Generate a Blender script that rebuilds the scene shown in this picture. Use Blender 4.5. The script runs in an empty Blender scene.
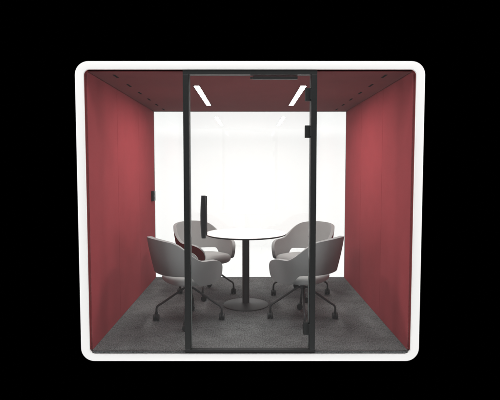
import bpy, bmesh, math
from mathutils import Vector, Matrix

scene = bpy.context.scene
C = scene.collection
PI = math.pi
R = math.radians

# ------------------------------------------------------------------ materials
def base_mat(name):
    m = bpy.data.materials.new(name)
    m.use_nodes = True
    nt = m.node_tree
    b = nt.nodes['Principled BSDF']
    return m, nt, b

def plain(name, col, rough=0.5, metal=0.0, bump=0.0, bscale=200, var=0.0, vscale=6, coat=0.0, spec=0.5):
    m, nt, b = base_mat(name)
    b.inputs['Base Color'].default_value = (*col, 1)
    b.inputs['Roughness'].default_value = rough
    b.inputs['Metallic'].default_value = metal
    b.inputs['Coat Weight'].default_value = coat
    b.inputs['Specular IOR Level'].default_value = spec
    tc = nt.nodes.new('ShaderNodeTexCoord')
    if var:
        n = nt.nodes.new('ShaderNodeTexNoise'); n.inputs['Scale'].default_value = vscale
        n.inputs['Detail'].default_value = 5
        nt.links.new(tc.outputs['Object'], n.inputs['Vector'])
        r = nt.nodes.new('ShaderNodeMapRange')
        r.inputs['To Min'].default_value = 1 - var; r.inputs['To Max'].default_value = 1 + var
        nt.links.new(n.outputs['Fac'], r.inputs['Value'])
        mx = nt.nodes.new('ShaderNodeMix'); mx.data_type = 'RGBA'; mx.blend_type = 'MULTIPLY'
        mx.inputs['Factor'].default_value = 1
        mx.inputs['A'].default_value = (*col, 1)
        nt.links.new(r.outputs['Result'], mx.inputs['B'])
        nt.links.new(mx.outputs['Result'], b.inputs['Base Color'])
    if bump:
        n2 = nt.nodes.new('ShaderNodeTexNoise'); n2.inputs['Scale'].default_value = bscale
        n2.inputs['Detail'].default_value = 3
        nt.links.new(tc.outputs['Object'], n2.inputs['Vector'])
        bp = nt.nodes.new('ShaderNodeBump'); bp.inputs['Strength'].default_value = bump
        bp.inputs['Distance'].default_value = 0.002
        nt.links.new(n2.outputs['Fac'], bp.inputs['Height'])
        nt.links.new(bp.outputs['Normal'], b.inputs['Normal'])
    return m

def fabric(name, col, scale=260, var=0.12, sheen=0.15, bump=0.35):
    """woven cloth: fine weave + fibre mottling + low-frequency nap variation"""
    m, nt, b = base_mat(name)
    b.inputs['Roughness'].default_value = 0.95
    b.inputs['Specular IOR Level'].default_value = 0.15
    b.inputs['Sheen Weight'].default_value = sheen
    b.inputs['Sheen Roughness'].default_value = 0.6
    tc = nt.nodes.new('ShaderNodeTexCoord')
    fine = nt.nodes.new('ShaderNodeTexNoise'); fine.inputs['Scale'].default_value = scale; fine.inputs['Detail'].default_value = 4
    low = nt.nodes.new('ShaderNodeTexNoise'); low.inputs['Scale'].default_value = 5; low.inputs['Detail'].default_value = 4
    for n in (fine, low): nt.links.new(tc.outputs['Object'], n.inputs['Vector'])
    add = nt.nodes.new('ShaderNodeMath'); add.operation = 'MULTIPLY_ADD'
    nt.links.new(fine.outputs['Fac'], add.inputs[0]); add.inputs[1].default_value = 1.6
    nt.links.new(low.outputs['Fac'], add.inputs[2])
    r = nt.nodes.new('ShaderNodeMapRange'); r.inputs['From Min'].default_value = 0.8; r.inputs['From Max'].default_value = 1.8
    r.inputs['To Min'].default_value = 1 - var; r.inputs['To Max'].default_value = 1 + var
    nt.links.new(add.outputs[0], r.inputs['Value'])
    mx = nt.nodes.new('ShaderNodeMix'); mx.data_type = 'RGBA'; mx.blend_type = 'MULTIPLY'
    mx.inputs['Factor'].default_value = 1; mx.inputs['A'].default_value = (*col, 1)
    nt.links.new(r.outputs['Result'], mx.inputs['B'])
    nt.links.new(mx.outputs['Result'], b.inputs['Base Color'])
    bp = nt.nodes.new('ShaderNodeBump'); bp.inputs['Strength'].default_value = bump; bp.inputs['Distance'].default_value = 0.0015
    nt.links.new(fine.outputs['Fac'], bp.inputs['Height']); nt.links.new(bp.outputs['Normal'], b.inputs['Normal'])
    return m

def carpet_mat():
    m, nt, b = base_mat('loop_pile_carpet')
    b.inputs['Roughness'].default_value = 1.0
    b.inputs['Specular IOR Level'].default_value = 0.1
    tc = nt.nodes.new('ShaderNodeTexCoord')
    def noise(s, d=4, vec=None):
        n = nt.nodes.new('ShaderNodeTexNoise'); n.inputs['Scale'].default_value = s; n.inputs['Detail'].default_value = d
        nt.links.new(vec or tc.outputs['Object'], n.inputs['Vector']); return n
    mp = nt.nodes.new('ShaderNodeMapping'); mp.inputs['Scale'].default_value = (1, 0.35, 1)
    nt.links.new(tc.outputs['Object'], mp.inputs['Vector'])
    a = noise(150, 2); c = noise(95, 3, mp.outputs['Vector']); d = noise(6, 3)
    # carpet tiles 0.5 m square, alternately laid: slight tone step from tile to tile
    ch = nt.nodes.new('ShaderNodeTexChecker'); ch.inputs['Scale'].default_value = 2.0
    nt.links.new(tc.outputs['Object'], ch.inputs['Vector'])
    def ma(op, x, y, z=None):
        n = nt.nodes.new('ShaderNodeMath'); n.operation = op
        for i, v in enumerate((x, y, z)):
            if v is None: continue
            if isinstance(v, (int, float)): n.inputs[i].default_value = v
            else: nt.links.new(v, n.inputs[i])
        return n.outputs[0]
    s = ma('MULTIPLY_ADD', a.outputs['Fac'], 1.0, ma('MULTIPLY', c.outputs['Fac'], 0.8))
    s = ma('MULTIPLY_ADD', d.outputs['Fac'], 0.35, s)
    s = ma('MULTIPLY_ADD', ch.outputs['Fac'], 0.03, s)
    cr = nt.nodes.new('ShaderNodeValToRGB')
    cr.color_ramp.elements[0].position = 0.36; cr.color_ramp.elements[0].color = (*CARPET_LO, 1)
    cr.color_ramp.elements[1].position = 0.64; cr.color_ramp.elements[1].color = (*CARPET_HI, 1)
    nt.links.new(ma('MULTIPLY', s, 0.465), cr.inputs['Fac'])
    nt.links.new(cr.outputs['Color'], b.inputs['Base Color'])
    bp = nt.nodes.new('ShaderNodeBump'); bp.inputs['Strength'].default_value = 0.6; bp.inputs['Distance'].default_value = 0.004
    nt.links.new(a.outputs['Fac'], bp.inputs['Height']); nt.links.new(bp.outputs['Normal'], b.inputs['Normal'])
    return m

def glass_mat(name, tint=(0.985, 0.99, 0.988)):
    """architectural sheet glass: clear body, Fresnel mirror on each face"""
    m = bpy.data.materials.new(name); m.use_nodes = True
    nt = m.node_tree; nt.nodes.clear()
    out = nt.nodes.new('ShaderNodeOutputMaterial')
    tr = nt.nodes.new('ShaderNodeBsdfTransparent'); tr.inputs['Color'].default_value = (*tint, 1)
    gl = nt.nodes.new('ShaderNodeBsdfGlossy'); gl.inputs['Roughness'].default_value = 0.0
    fr = nt.nodes.new('ShaderNodeFresnel'); fr.inputs['IOR'].default_value = 1.5
    # same front and back faces
    geo = nt.nodes.new('ShaderNodeNewGeometry')
    mul = nt.nodes.new('ShaderNodeMapRange')
    mul.inputs['From Min'].default_value = 0; mul.inputs['From Max'].default_value = 1
    mul.inputs['To Min'].default_value = 1.5; mul.inputs['To Max'].default_value = 1 / 1.5
    nt.links.new(geo.outputs['Backfacing'], mul.inputs['Value'])
    fr.inputs['IOR'].default_value = 1.5
    fl = nt.nodes.new('ShaderNodeMix'); fl.data_type = 'FLOAT'
    mix = nt.nodes.new('ShaderNodeMixShader')
    lw = nt.nodes.new('ShaderNodeLayerWeight'); lw.inputs['Blend'].default_value = 0.5
    # Schlick: 0.04 + 0.96 * facing^5
    p = nt.nodes.new('ShaderNodeMath'); p.operation = 'POWER'; p.inputs[1].default_value = 5
    nt.links.new(lw.outputs['Facing'], p.inputs[0])
    s = nt.nodes.new('ShaderNodeMath'); s.operation = 'MULTIPLY_ADD'; s.inputs[1].default_value = 0.96; s.inputs[2].default_value = 0.04
    nt.links.new(p.outputs[0], s.inputs[0])
    for n in (fr, geo, mul, fl): nt.nodes.remove(n)
    nt.links.new(s.outputs[0], mix.inputs[0])
    nt.links.new(tr.outputs[0], mix.inputs[1]); nt.links.new(gl.outputs[0], mix.inputs[2])
    nt.links.new(mix.outputs[0], out.inputs['Surface'])
    return m

def emit_mat(name, col, s):
    m = bpy.data.materials.new(name); m.use_nodes = True
    nt = m.node_tree; nt.nodes.clear()
    out = nt.nodes.new('ShaderNodeOutputMaterial'); e = nt.nodes.new('ShaderNodeEmission')
    e.inputs['Color'].default_value = (*col, 1); e.inputs['Strength'].default_value = s
    nt.links.new(e.outputs[0], out.inputs['Surface'])
    return m

# tuning values
CARPET_LO = (0.034, 0.035, 0.0355); CARPET_HI = (0.225, 0.232, 0.234)
LED = 108.0
P_SIDE, P_TOP, P_FILL, P_BACK, P_LOW = 72, 94, 40, 58.5, 77

M = dict(
    white=plain('white_powder_coat', (0.93, 0.925, 0.91), 0.45, bump=0.05, bscale=500, var=0.01),
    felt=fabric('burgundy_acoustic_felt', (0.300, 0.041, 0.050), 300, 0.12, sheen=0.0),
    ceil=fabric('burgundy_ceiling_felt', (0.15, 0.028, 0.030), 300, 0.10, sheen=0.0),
    outer=fabric('mid_grey_wool_upholstery', (0.262, 0.264, 0.264), 420, 0.08, sheen=0.05),
    seat=fabric('light_grey_wool_upholstery', (0.48, 0.495, 0.495), 420, 0.08, sheen=0.05),
    grey=fabric('grey_wool_upholstery', (0.36, 0.37, 0.37), 420, 0.08, sheen=0.05),
    wine=fabric('burgundy_shell_outside', (0.20, 0.030, 0.034), 420, 0.12, sheen=0.0),
    black=plain('black_anodised_metal', (0.013, 0.014, 0.014), 0.5, spec=0.35, bump=0.05, bscale=400),
    dark=plain('graphite_powder_coat', (0.035, 0.034, 0.036), 0.45, bump=0.06, bscale=500),
    rubber=plain('caster_rubber', (0.012, 0.012, 0.013), 0.55),
    steel=plain('grey_lacquered_steel', (0.035, 0.033, 0.034), 0.55, bump=0.04, bscale=400),
    plastic=plain('black_plastic', (0.015, 0.015, 0.016), 0.5, bump=0.05, bscale=600),
    slot=plain('vent_interior', (0.010, 0.006, 0.006), 1.0, spec=0.0),
    laminate=plain('white_laminate', (0.84, 0.84, 0.835), 0.28, bump=0.02, bscale=300),
    backdrop=plain('white_backdrop_paper', (0.88, 0.88, 0.88), 0.9, spec=0.1, var=0.004, vscale=2),
    carpet=carpet_mat(),
    glass=glass_mat('clear_sheet_glass'),
    led=emit_mat('led_diffuser', (1.0, 0.97, 0.93), LED),
    edge=plain('polished_glass_edge', (0.16, 0.18, 0.175), 0.15),
)

# ------------------------------------------------------------------ mesh helpers
def obj(name, bm, mat, parent=None, smooth=False, bevel=0, seg=3, mods=None):
    me = bpy.data.meshes.new(name)
    bmesh.ops.recalc_face_normals(bm, faces=bm.faces)
    bm.to_mesh(me); bm.free()
    mats = mat if isinstance(mat, (list, tuple)) else [mat]
    for m_ in mats: me.materials.append(m_)
    o = bpy.data.objects.new(name, me); C.objects.link(o)
    if parent: o.parent = parent
    if smooth:
        for p in me.polygons: p.use_smooth = True
    if bevel:
        b = o.modifiers.new('b', 'BEVEL'); b.width = bevel; b.segments = seg; b.limit_method = 'ANGLE'; b.angle_limit = R(40)
        for p in me.polygons: p.use_smooth = True
        w = o.modifiers.new('w', 'WEIGHTED_NORMAL'); w.keep_sharp = True
    return o

def empty(name, loc=(0, 0, 0), rz=0):
    o = bpy.data.objects.new(name, None); C.objects.link(o)
    o.location = loc; o.rotation_euler.z = rz; o.empty_display_size = 0.1
    return o

def box(bm, x0, x1, y0, y1, z0, z1, mi=0):
    v = [bm.verts.new((x, y, z)) for x in (x0, x1) for y in (y0, y1) for z in (z0, z1)]
    for f in ((0, 1, 3, 2), (4, 6, 7, 5), (0, 4, 5, 1), (2, 3, 7, 6), (0, 2, 6, 4), (1, 5, 7, 3)):
        bm.faces.new([v[i] for i in f]).material_index = mi

def bx(*a):
    bm = bmesh.new(); box(bm, *a); return bm

def rrect(hw, z0, z1, r, n=10):
    """rounded rectangle outline in XZ, x in +-hw"""
    pts = []
    for cx, cz, a0 in ((hw - r, z1 - r, 0), (-hw + r, z1 - r, 90), (-hw + r, z0 + r, 180), (hw - r, z0 + r, 270)):
        for i in range(n + 1):
            a = R(a0 + 90 * i / n)
            pts.append((cx + r * math.cos(a), cz + r * math.sin(a)))
    return pts

def tube(bm, pts, r, n=12, cap=True, mi=0):
    rings = []
    P = [Vector(p) for p in pts]
    rs = r if isinstance(r, (list, tuple)) else [r] * len(P)
    ref = Vector((0, 0, 1))
    for i, p in enumerate(P):
        t = (P[min(i + 1, len(P) - 1)] - P[max(i - 1, 0)]).normalized()
        rf = ref if abs(t.dot(ref)) < 0.98 else Vector((1, 0, 0))
        if i and rings:
            u = (prev - t * prev.dot(t)).normalized()
        else:
            u = t.cross(rf).normalized()
        prev = u
        w = t.cross(u)
        rings.append([bm.verts.new(p + (u * math.cos(2 * PI * k / n) + w * math.sin(2 * PI * k / n)) * rs[i]) for k in range(n)])
    for a, b in zip(rings, rings[1:]):
        for k in range(n):
            f = bm.faces.new((a[k], a[(k + 1) % n], b[(k + 1) % n], b[k])); f.material_index = mi
    if cap:
        bm.faces.new(rings[0][::-1]).material_index = mi; bm.faces.new(rings[-1]).material_index = mi

def lathe(bm, prof, n=64, mi=0, mis=None):
    rings = []
    for r, z in prof:
        if r < 1e-6: rings.append([bm.verts.new((0, 0, z))])
        else: rings.append([bm.verts.new((r * math.cos(2 * PI * k / n), r * math.sin(2 * PI * k / n), z)) for k in range(n)])
    for j, (a, b) in enumerate(zip(rings, rings[1:])):
        m_ = mis[j] if mis else mi
        for k in range(n):
            k2 = (k + 1) % n
            if len(a) == 1: f = bm.faces.new((a[0], b[k2], b[k]))
            elif len(b) == 1: f = bm.faces.new((a[k], a[k2], b[0]))
            else: f = bm.faces.new((a[k], a[k2], b[k2], b[k]))
            f.material_index = m_; f.smooth = True

def sstep(a, b, x):
    t = max(0, min(1, (x - a) / (b - a))); return t * t * (3 - 2 * t)

# ------------------------------------------------------------------ the pod
WI, HI, DP = 1.28, 2.23, 2.61           # inner half width, inner height, inner depth
pod = empty('meeting_pod')
pod['label'] = 'white framed meeting pod with burgundy felt walls, grey carpet and black framed glass front'
pod['category'] = 'office pod'

# shell: rounded white ring running the whole depth, with a rounded front lip
bm = bmesh.new()
HO0, HO1 = -0.068, 2.294
def ring(y, dx_out, dx_in):
    o = rrect(1.350 - dx_out, HO0 + dx_out, HO1 - dx_out, 0.105 - dx_out)
    i = rrect(1.284 + dx_in, -0.012 - dx_in, 2.232 + dx_in, 0.045 + dx_in)
    return [bm.verts.new((x, y, z)) for x, z in o], [bm.verts.new((x, y, z)) for x, z in i]
LI = rrect(1.284, -0.012, 2.232, 0.045)
prof = [('i', DP + 0.06, 0.040), ('i', 0.032, 0.040), ('i', 0.030, 0.014), ('i', -0.006, 0.014), ('i', -0.008, 0), ('i', -0.016, 0), ('i', -0.0228, 0.001), ('i', -0.024, 0.003),
        ('o', -0.024, 0.004), ('o', -0.0228, 0.001), ('o', -0.019, 0), ('o', DP + 0.06, 0)]
rings = []
for kind, y, d in prof:
    pts = rrect(1.284 + d, -0.012 - d, 2.232 + d, 0.045 + (d if d < 0.03 else 0)) if kind == 'i' else rrect(1.350 - d, HO0 + d, HO1 - d, 0.105 - d)
    rings.append([bm.verts.new((x, y, z)) for x, z in pts])
n = len(rings[0])
for a, b in zip(rings, rings[1:] + rings[:1]):
    for k in range(n):
        bm.faces.new((a[k], a[(k + 1) % n], b[(k + 1) % n], b[k]))
o = obj('shell', bm, M['white'], pod)
for p in o.data.polygons: p.use_smooth = True
es = o.modifiers.new('es', 'EDGE_SPLIT'); es.split_angle = R(38)

# side walls: three felt-covered boards each, narrow grooves between them
def felt_wall(sx):
    bm = bmesh.new()
    cuts = [0.036, 0.868, 1.738, DP]
    box(bm, *sorted((sx * 1.296, sx * 1.316)), 0.036, DP, 0.0, 2.25)
    for a, b in zip(cuts, cuts[1:]):
        box(bm, *sorted((sx * 1.276, sx * 1.294)), a + 0.0015, b - 0.0015, 0.002, 2.228)
    return obj('side_wall', bm, M['felt'], pod, bevel=0.002, seg=2)
wl = felt_wall(-1); wr = felt_wall(1)
# dark red felt edge lining just behind the white lip, following its rounded corners
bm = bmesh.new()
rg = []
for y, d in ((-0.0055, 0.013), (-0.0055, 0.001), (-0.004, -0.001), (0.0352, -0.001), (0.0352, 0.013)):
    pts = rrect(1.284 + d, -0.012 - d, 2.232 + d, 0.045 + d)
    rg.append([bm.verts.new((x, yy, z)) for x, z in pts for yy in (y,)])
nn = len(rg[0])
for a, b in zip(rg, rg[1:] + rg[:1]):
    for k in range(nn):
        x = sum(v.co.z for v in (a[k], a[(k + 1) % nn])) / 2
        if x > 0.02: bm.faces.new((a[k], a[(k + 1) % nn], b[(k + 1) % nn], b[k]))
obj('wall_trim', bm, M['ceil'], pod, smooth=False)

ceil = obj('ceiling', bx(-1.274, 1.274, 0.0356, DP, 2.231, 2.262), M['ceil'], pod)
# air slots beside each wall
for sx in (-1, 1):
    for k in range(6):
        y = 0.18 + 0.43 * k
        bmv = bmesh.new()
        box(bmv, sx * 1.108 - 0.009, sx * 1.108 + 0.009, y, y + 0.13, 2.2285, 2.2305)
        obj('vent_slot', bmv, M['slot'], ceil)

bm = bx(-1.295, 1.295, 0.0355, DP, -0.008, 0.0)
box(bm, -1.268, 1.268, -0.006, 0.0355, -0.008, 0.0)
floor_ = obj('carpet', bm, M['carpet'], pod)

# ceiling lamps
for sx in (-1, 1):
    bm = bmesh.new()
    x = sx * 0.492
    for a in ((x - 0.030, x - 0.024, 0.68, 2.01), (x + 0.024, x + 0.030, 0.68, 2.01), (x - 0.024, x + 0.024, 0.68, 0.686), (x - 0.024, x + 0.024, 2.004, 2.01)):
        box(bm, *a, 2.2262, 2.2308)
    cl = obj('ceiling_light', bm, M['dark'], pod)
    obj('diffuser', bx(x - 0.0238, x + 0.0238, 0.6862, 2.0038, 2.2272, 2.2302), M['led'], cl)

# rear window: glazing with slim edge channels hidden behind the linings
bm = bmesh.new()
box(bm, -1.29, 1.29, DP + 0.006, DP + 0.012, 0.0, 2.24); box(bm, -1.29, 1.29, DP + 0.024, DP + 0.030, 0.0, 2.24)
rw = obj('rear_window', bm, M['glass'], pod)      # double glazed
bm = bmesh.new()
box(bm, -1.30, -1.278, DP + 0.002, DP + 0.034, -0.008, 2.25); box(bm, 1.278, 1.30, DP + 0.002, DP + 0.034, -0.008, 2.25)
box(bm, -1.278, 1.278, DP + 0.002, DP + 0.034, -0.008, 0.004); box(bm, -1.278, 1.278, DP + 0.002, DP + 0.034, 2.229, 2.25)
obj('window_channel', bm, M['dark'], rw)
# front glazing: two fixed panes, posts, rails
for sx in (-1, 1):
    fw = obj('front_window', bx(*sorted((sx * 0.521, sx * 1.290)), 0.012, 0.022, 0.001, 2.2305), M['glass'], pod)
    obj('door_post', bx(*sorted((sx * 0.475, sx * 0.5205)), -0.012, 0.052, 0.0205, 2.196), M['black'], pod, bevel=0.004)
obj('top_rail', bx(-0.5205, 0.5205, -0.012, 0.052, 2.1965, 2.228), M['black'], pod, bevel=0.003)
obj('threshold', bx(-0.5205, 0.5205, -0.012, 0.030, -0.006, 0.020), M['black'], pod, bevel=0.003)
for sx in (-1, 1):
    obj('glazing_track', bx(*sorted((sx * 0.521, sx * 1.262)), 0.006, 0.0115, 0.0005, 0.004), M['black'], pod)
    obj('glazing_track', bx(*sorted((sx * 0.521, sx * 1.279)), 0.003, 0.0115, 2.2230, 2.2308), M['slot'], pod)

# door
door = empty('door', (0.470, 0.02, 0)); door.parent = pod
def dp(o): o.matrix_parent_inverse = Matrix.Translation((-0.470, -0.02, 0)); return o
dp(obj('pane', bx(-0.4655, 0.4655, 0.014, 0.024, 0.017, 2.199), M['glass'], door))
for sx in (-1, 1):
    dp(obj('pane_edge', bx(*sorted((sx * 0.4662, sx * 0.4705)), 0.0142, 0.0238, 0.021, 2.196), M['edge'], door))
# pull handle: flat bowed bar on two standoffs
bm = bmesh.new()
N = 20; xs = -0.362
sect = []
for i in range(N + 1):
    t = i / N; z = 0.925 + 0.335 * t
    w = 0.0165 + 0.008 * math.sin(PI * t)
    y = -0.052 - 0.006 * math.sin(PI * t); th_ = 0.010
    sect.append([bm.verts.new((xs + dx, yy, z)) for dx, yy in ((-w, y - th_ * .4), (-w * .6, y - th_), (w * .6, y - th_), (w, y - th_ * .4), (w, y + th_), (-w, y + th_))])
for a, b in zip(sect, sect[1:]):
    for k in range(6): bm.faces.new((a[k], a[(k + 1) % 6], b[(k + 1) % 6], b[k]))
bm.faces.new(sect[0][::-1]); bm.faces.new(sect[-1])
for z in (0.985, 1.20):
    tube(bm, [(xs, -0.050, z), (xs, 0.0135, z)], 0.010, 14)
dp(obj('handle', bm, M['plastic'], door, bevel=0.002))
# inside twin of the handle
bm = bmesh.new()
box(bm, xs - 0.017, xs + 0.017, 0.066, 0.080, 0.935, 1.25)
for z in (0.985, 1.20): tube(bm, [(xs, 0.067, z), (xs, 0.0245, z)], 0.010, 14)
dp(obj('handle', bm, M['plastic'], door, bevel=0.004))
for zc, hh in ((2.045, 0.050), (1.758, 0.048), (0.185, 0.050)):
    bm = bmesh.new()
    box(bm, 0.430, 0.4735, 0.002, 0.0135, zc - hh, zc + hh)
    box(bm, 0.430, 0.4735, 0.0245, 0.036, zc - hh, zc + hh)
    tube(bm, [(0.4735, -0.004, zc - hh * 0.8), (0.4735, -0.004, zc + hh * 0.8)], 0.007, 12)
    dp(obj('hinge', bm, M['black'], door, bevel=0.003))
# closer body on the top rail, inside
bm = bmesh.new(); box(bm, 0.020, 0.375, 0.0525, 0.080, 2.170, 2.194)
box(bm, 0.000, 0.0195, 0.056, 0.077, 2.173, 2.191)
dp(obj('door_closer', bm, M['black'], door, bevel=0.004))

# wall control by the rear edge of the left wall
bm = bmesh.new(); box(bm, -1.2755, -1.240, 2.38, 2.49, 1.055, 1.185)
sw = obj('wall_control', bm, M['plastic'], pod, bevel=0.006)
for z in (1.085, 1.135):
    b2 = bmesh.new(); tube(b2, [(-1.2402, 2.435, z + 0.01), (-1.237, 2.435, z + 0.01)], 0.013, 16)
    obj('button', b2, M['dark'], sw)

# ------------------------------------------------------------------ table
tb = empty('round_table', (-0.045, 1.325, 0.0))
tb['label'] = 'round white pedestal table with thin top, between the four chairs'; tb['category'] = 'table'
ZT = 0.785; RT = 0.432
bm = bmesh.new()
lathe(bm, [(0, ZT), (RT - 0.004, ZT), (RT, ZT - 0.002)], 96)
o = obj('tabletop', bm, M['laminate'], tb)
bm = bmesh.new()
lathe(bm, [(RT, ZT - 0.0021), (RT + 0.0008, ZT - 0.004), (RT - 0.001, ZT - 0.013), (RT - 0.012, ZT - 0.019), (0, ZT - 0.019)], 96)
obj('top_edge', bm, M['steel'], o)
bm = bmesh.new(); lathe(bm, [(0.0, 0.022), (0.038, 0.022), (0.038, ZT - 0.028), (0.11, ZT - 0.026), (0.11, ZT - 0.0195)], 48)
o = obj('column', bm, M['steel'], tb); es = o.modifiers.new('es', 'EDGE_SPLIT'); es.split_angle = R(35)
bm = bmesh.new(); lathe(bm, [(0, 0.001), (0.238, 0.001), (0.243, 0.004), (0.243, 0.007), (0.236, 0.011), (0.060, 0.019), (0.044, 0.026), (0.0, 0.026)], 96)
obj('base', bm, M['steel'], tb)

# ------------------------------------------------------------------ chair
def plan(t, a, b, n=2.25):
    s, c = math.sin(t), math.cos(t)
    e = 2 / n
    return (a * math.copysign(abs(s) ** e, s), -b * math.copysign(abs(c) ** e, c))

def shell_bm():
    bm = bmesh.new()
    NU, NV = 72, 14
    T = R(132)
    grid = []
    for i in range(NU + 1):
        w = -1 + 2 * i / NU
        q = math.sin(w * PI / 2) * 0.55 + w * 0.45       # denser towards the arm tips
        t = q * T; d = abs(math.degrees(t))
        zt = 0.838 - 0.030 * (d / 45) ** 2 if d < 45 else 0.808
        zt = zt + (0.632 - zt) * sstep(40, 88, d)
        zb = 0.505 + (0.402 - 0.505) * sstep(62, 84, d)
        # rounded arm front
        e = max(0, (d - 94) / 38)
        k = 1 - math.sqrt(max(0, 1 - min(1, e) ** 2.2))
        zm = 0.49
        zt = zt + (zm + 0.015 - zt) * k; zb = zb + (zm - 0.015 - zb) * k
        col = []
        for j in range(NV + 1):
            v = j / NV; z = zb + (zt - zb) * v
            h = max(0, min(1.2, (z - 0.40) / 0.40))
            sc = 0.83 + 0.17 * math.sin(min(1, h) * PI / 2 * 0.9) / math.sin(PI / 2 * 0.9)
            x, y = plan(t, 0.333 - 0.028 * sstep(60, 110, d), 0.312)
            back = max(0, math.cos(t))
            lean = -0.045 * back * max(0, (z - 0.5)) / 0.3
            # arms flare a little outwards at the padded top
            col.append(bm.verts.new((x * sc, y * (0.90 + 0.10 * (sc - 0.83) / 0.17) + lean + 0.01, z)))
        grid.append(col)
    for i in range(NU):
        for j in range(NV):
            bm.faces.new((grid[i][j], grid[i + 1][j], grid[i + 1][j + 1], grid[i][j + 1]))
    return bm

def seat_bm():
    bm = bmesh.new()
    prof = [(0.0, 0.386), (0.80, 0.386), (0.93, 0.392), (0.985, 0.408), (1.0, 0.428), (0.985, 0.446), (0.93, 0.462), (0.80, 0.470), (0.5, 0.468), (0.0, 0.462)]
    n = 56; rings = []
    for s, z in prof:
        if s == 0: rings.append([bm.verts.new((0, 0.0, z))]); continue
        rg = []
        for k in range(n):
            t = 2 * PI * k / n
            x, y = plan(t, 0.250 * s, 0.258 * s, 2.9)
            y = y * (0.96 if y > 0 else 0.95)
            rg.append(bm.verts.new((x, y + 0.012, z - (0.012 * sstep(0.15, 0.29, y)))))
        rings.append(rg)
    for a, b in zip(rings, rings[1:]):
        for k in range(n):
            k2 = (k + 1) % n
            if len(a) == 1: bm.faces.new((a[0], b[k2], b[k]))
            elif len(b) == 1: bm.faces.new((a[k], a[k2], b[0]))
            else: bm.faces.new((a[k], a[k2], b[k2], b[k]))
    return bm

def make_chair():
    root = empty('office_chair')
    root['category'] = 'chair'
    o = obj('seat_back', shell_bm(), [M['outer'], M['grey']], root, smooth=True)
    s = o.modifiers.new('s', 'SOLIDIFY'); s.thickness = 0.036; s.offset = 1; s.use_even_offset = False; s.material_offset = 1; s.material_offset_rim = 1
    b = o.modifiers.new('b', 'BEVEL'); b.width = 0.016; b.segments = 4; b.limit_method = 'ANGLE'; b.angle_limit = R(50)
    o = obj('seat', seat_bm(), M['seat'], root, smooth=True)
    # swivel plate and column
    bm = bmesh.new()
    box(bm, -0.085, 0.085, -0.085, 0.085, 0.360, 0.3855)
    lathe(bm, [(0, 0.359), (0.030, 0.359), (0.026, 0.345), (0.026, 0.300), (0.020, 0.290), (0, 0.290)], 28)
    obj('column', bm, M['dark'], root)
    for k in range(4):
        a = R(45 + 90 * k); ca, sa = math.cos(a), math.sin(a)
        def P(r, z): return (r * ca, r * sa, z)
        pts = [P(0.012, 0.322), P(0.05, 0.312)]
        pts += [P(0.05 + (0.285 - 0.05) * t, 0.312 + (0.150 - 0.312) * t) for t in (0.25, 0.5, 0.75, 0.95)]
        # bend to vertical
        for t in (0.25, 0.5, 0.75, 1.0):
            an = t * PI / 2
            pts.append(P(0.280 + 0.037 * math.sin(an), 0.152 - 0.034 * (1 - math.cos(an)) - 0.010 * t))
        pts.append(P(0.317, 0.062))
        bm = bmesh.new(); tube(bm, pts, 0.0105, 12)
        leg = obj('leg', bm, M['dark'], root, smooth=True)
        # twin-wheel caster, trailing sideways
        bm = bmesh.new()
        tx, ty = -sa, ca
        cx, cy = 0.317 * ca + 0.012 * tx, 0.317 * sa + 0.012 * ty
        for s0, s1 in ((-0.027, -0.003), (0.003, 0.027)):
            tube(bm, [(cx + ca * q, cy + sa * q, 0.032) for q in (s0, s0 + 0.003, s1 - 0.003, s1)], [0.027, 0.032, 0.032, 0.027], 22)
        tube(bm, [(cx - ca * 0.006, cy - sa * 0.006, 0.036), (cx + ca * 0.006, cy + sa * 0.006, 0.036)], 0.024, 16)
        tube(bm, [(0.317 * ca, 0.317 * sa, 0.078), (0.317 * ca, 0.317 * sa, 0.042)], 0.0135, 14)
        obj('caster', bm, M['rubber'], leg, bevel=0.0015, seg=1)
    return root

def copy_tree(o, parent=None):
    c = o.copy(); C.objects.link(c)
    if parent: c.parent = parent
    for ch in list(o.children): copy_tree(ch, c)
    return c

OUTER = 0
proto = make_chair()
# chair local +Y is forward; facing angle measured from world +X
spots = [(-0.592, 0.802, 34, 0, 'grey swivel armchair with light seat, nearest the left wall and the viewer, seen from behind'),
         (0.516, 0.845, 144, -3, 'grey swivel armchair with light seat, nearest the right wall and the viewer, seen from behind'),
         (-0.510, 1.790, -43, -3, 'grey swivel armchair with burgundy outer back, left of the table by the rear glass'),
         (0.590, 1.735, 221, 2, 'grey swivel armchair with burgundy outer back, right of the table by the rear glass')]
# the outside of the shell is coloured burgundy on the two rear chairs
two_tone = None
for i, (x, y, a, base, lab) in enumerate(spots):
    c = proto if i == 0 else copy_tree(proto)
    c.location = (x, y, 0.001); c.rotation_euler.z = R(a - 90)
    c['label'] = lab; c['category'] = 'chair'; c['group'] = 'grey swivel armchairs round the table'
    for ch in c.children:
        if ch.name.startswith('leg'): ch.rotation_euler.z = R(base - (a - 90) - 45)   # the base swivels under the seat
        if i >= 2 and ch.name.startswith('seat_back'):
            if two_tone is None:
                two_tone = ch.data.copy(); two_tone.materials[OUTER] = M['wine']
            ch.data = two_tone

# ------------------------------------------------------------------ studio backdrop behind the rear glass
bd = obj('backdrop', bx(-2.2, 2.2, 3.30, 3.33, -0.95, 2.98), M['backdrop'])
bd['kind'] = 'structure'
bd['label'] = 'plain white studio backdrop standing behind the rear glass'

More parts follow.
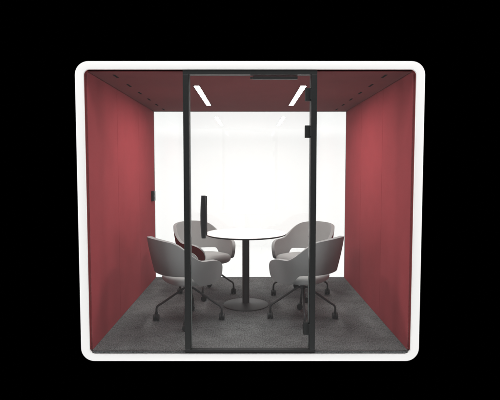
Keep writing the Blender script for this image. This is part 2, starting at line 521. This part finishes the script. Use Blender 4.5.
# ------------------------------------------------------------------ lamps
def area(name, loc, aim, sx, sy, power, col=(1, 1, 1)):
    l = bpy.data.lights.new(name, 'AREA'); l.shape = 'RECTANGLE'; l.size = sx; l.size_y = sy
    l.energy = power; l.color = col
    o = bpy.data.objects.new(name, l); C.objects.link(o); o.location = loc
    o.rotation_euler = (Vector(aim) - Vector(loc)).to_track_quat('-Z', 'Y').to_euler()
    return o
area('frame_fill_side', (-3.7, -1.7, 1.1), (-1.0, 0.0, 1.1), 1.0, 2.8, P_SIDE)  # both side lamps are unseen, added to brighten the white frame
area('frame_fill_side', (3.7, -1.7, 1.1), (1.0, 0.0, 1.1), 1.0, 2.8, P_SIDE)
area('frame_fill_top', (0, -1.5, 4.4), (0, 0.0, 1.9), 3.6, 1.0, P_TOP)  # unseen overhead lamp, added to keep the frame white
area('frame_fill_low', (0, -1.5, -2.2), (0, 0.0, 0.3), 3.6, 1.0, P_LOW)  # unseen lamp from below, added to brighten the bottom of the frame
area('studio_fill', (0, -5.6, 0.7), (0, 0, 0.7), 7.2, 6.2, P_FILL)
area('backdrop_light', (0, 2.74, 1.0), (0, 3.3, 1.0), 4.2, 3.8, P_BACK)  # added lamp, unseen from the front, whitens the backdrop evenly

# ------------------------------------------------------------------ world, camera, colour
w = bpy.data.worlds.new('World'); scene.world = w; w.use_nodes = True
bg = w.node_tree.nodes['Background']; bg.inputs['Color'].default_value = (0, 0, 0, 1); bg.inputs['Strength'].default_value = 0.0

cam = bpy.data.cameras.new('Camera'); co = bpy.data.objects.new('Camera', cam); C.objects.link(co)
cam.sensor_width = 36; cam.sensor_fit = 'HORIZONTAL'; cam.lens = 474.04 / 500 * 36
cam.clip_start = 0.05; cam.clip_end = 100
co.location = (0, -3.7278, 1.4594); co.rotation_euler = (PI / 2 - 0.0636, 0, 0)
scene.camera = co

scene.render.engine = 'CYCLES'
scene.view_settings.view_transform = 'Standard'; scene.view_settings.look = 'None'
scene.view_settings.exposure = 0; scene.view_settings.gamma = 1
scene.cycles.max_bounces = 14; scene.cycles.diffuse_bounces = 6; scene.cycles.glossy_bounces = 6
scene.cycles.transparent_max_bounces = 24
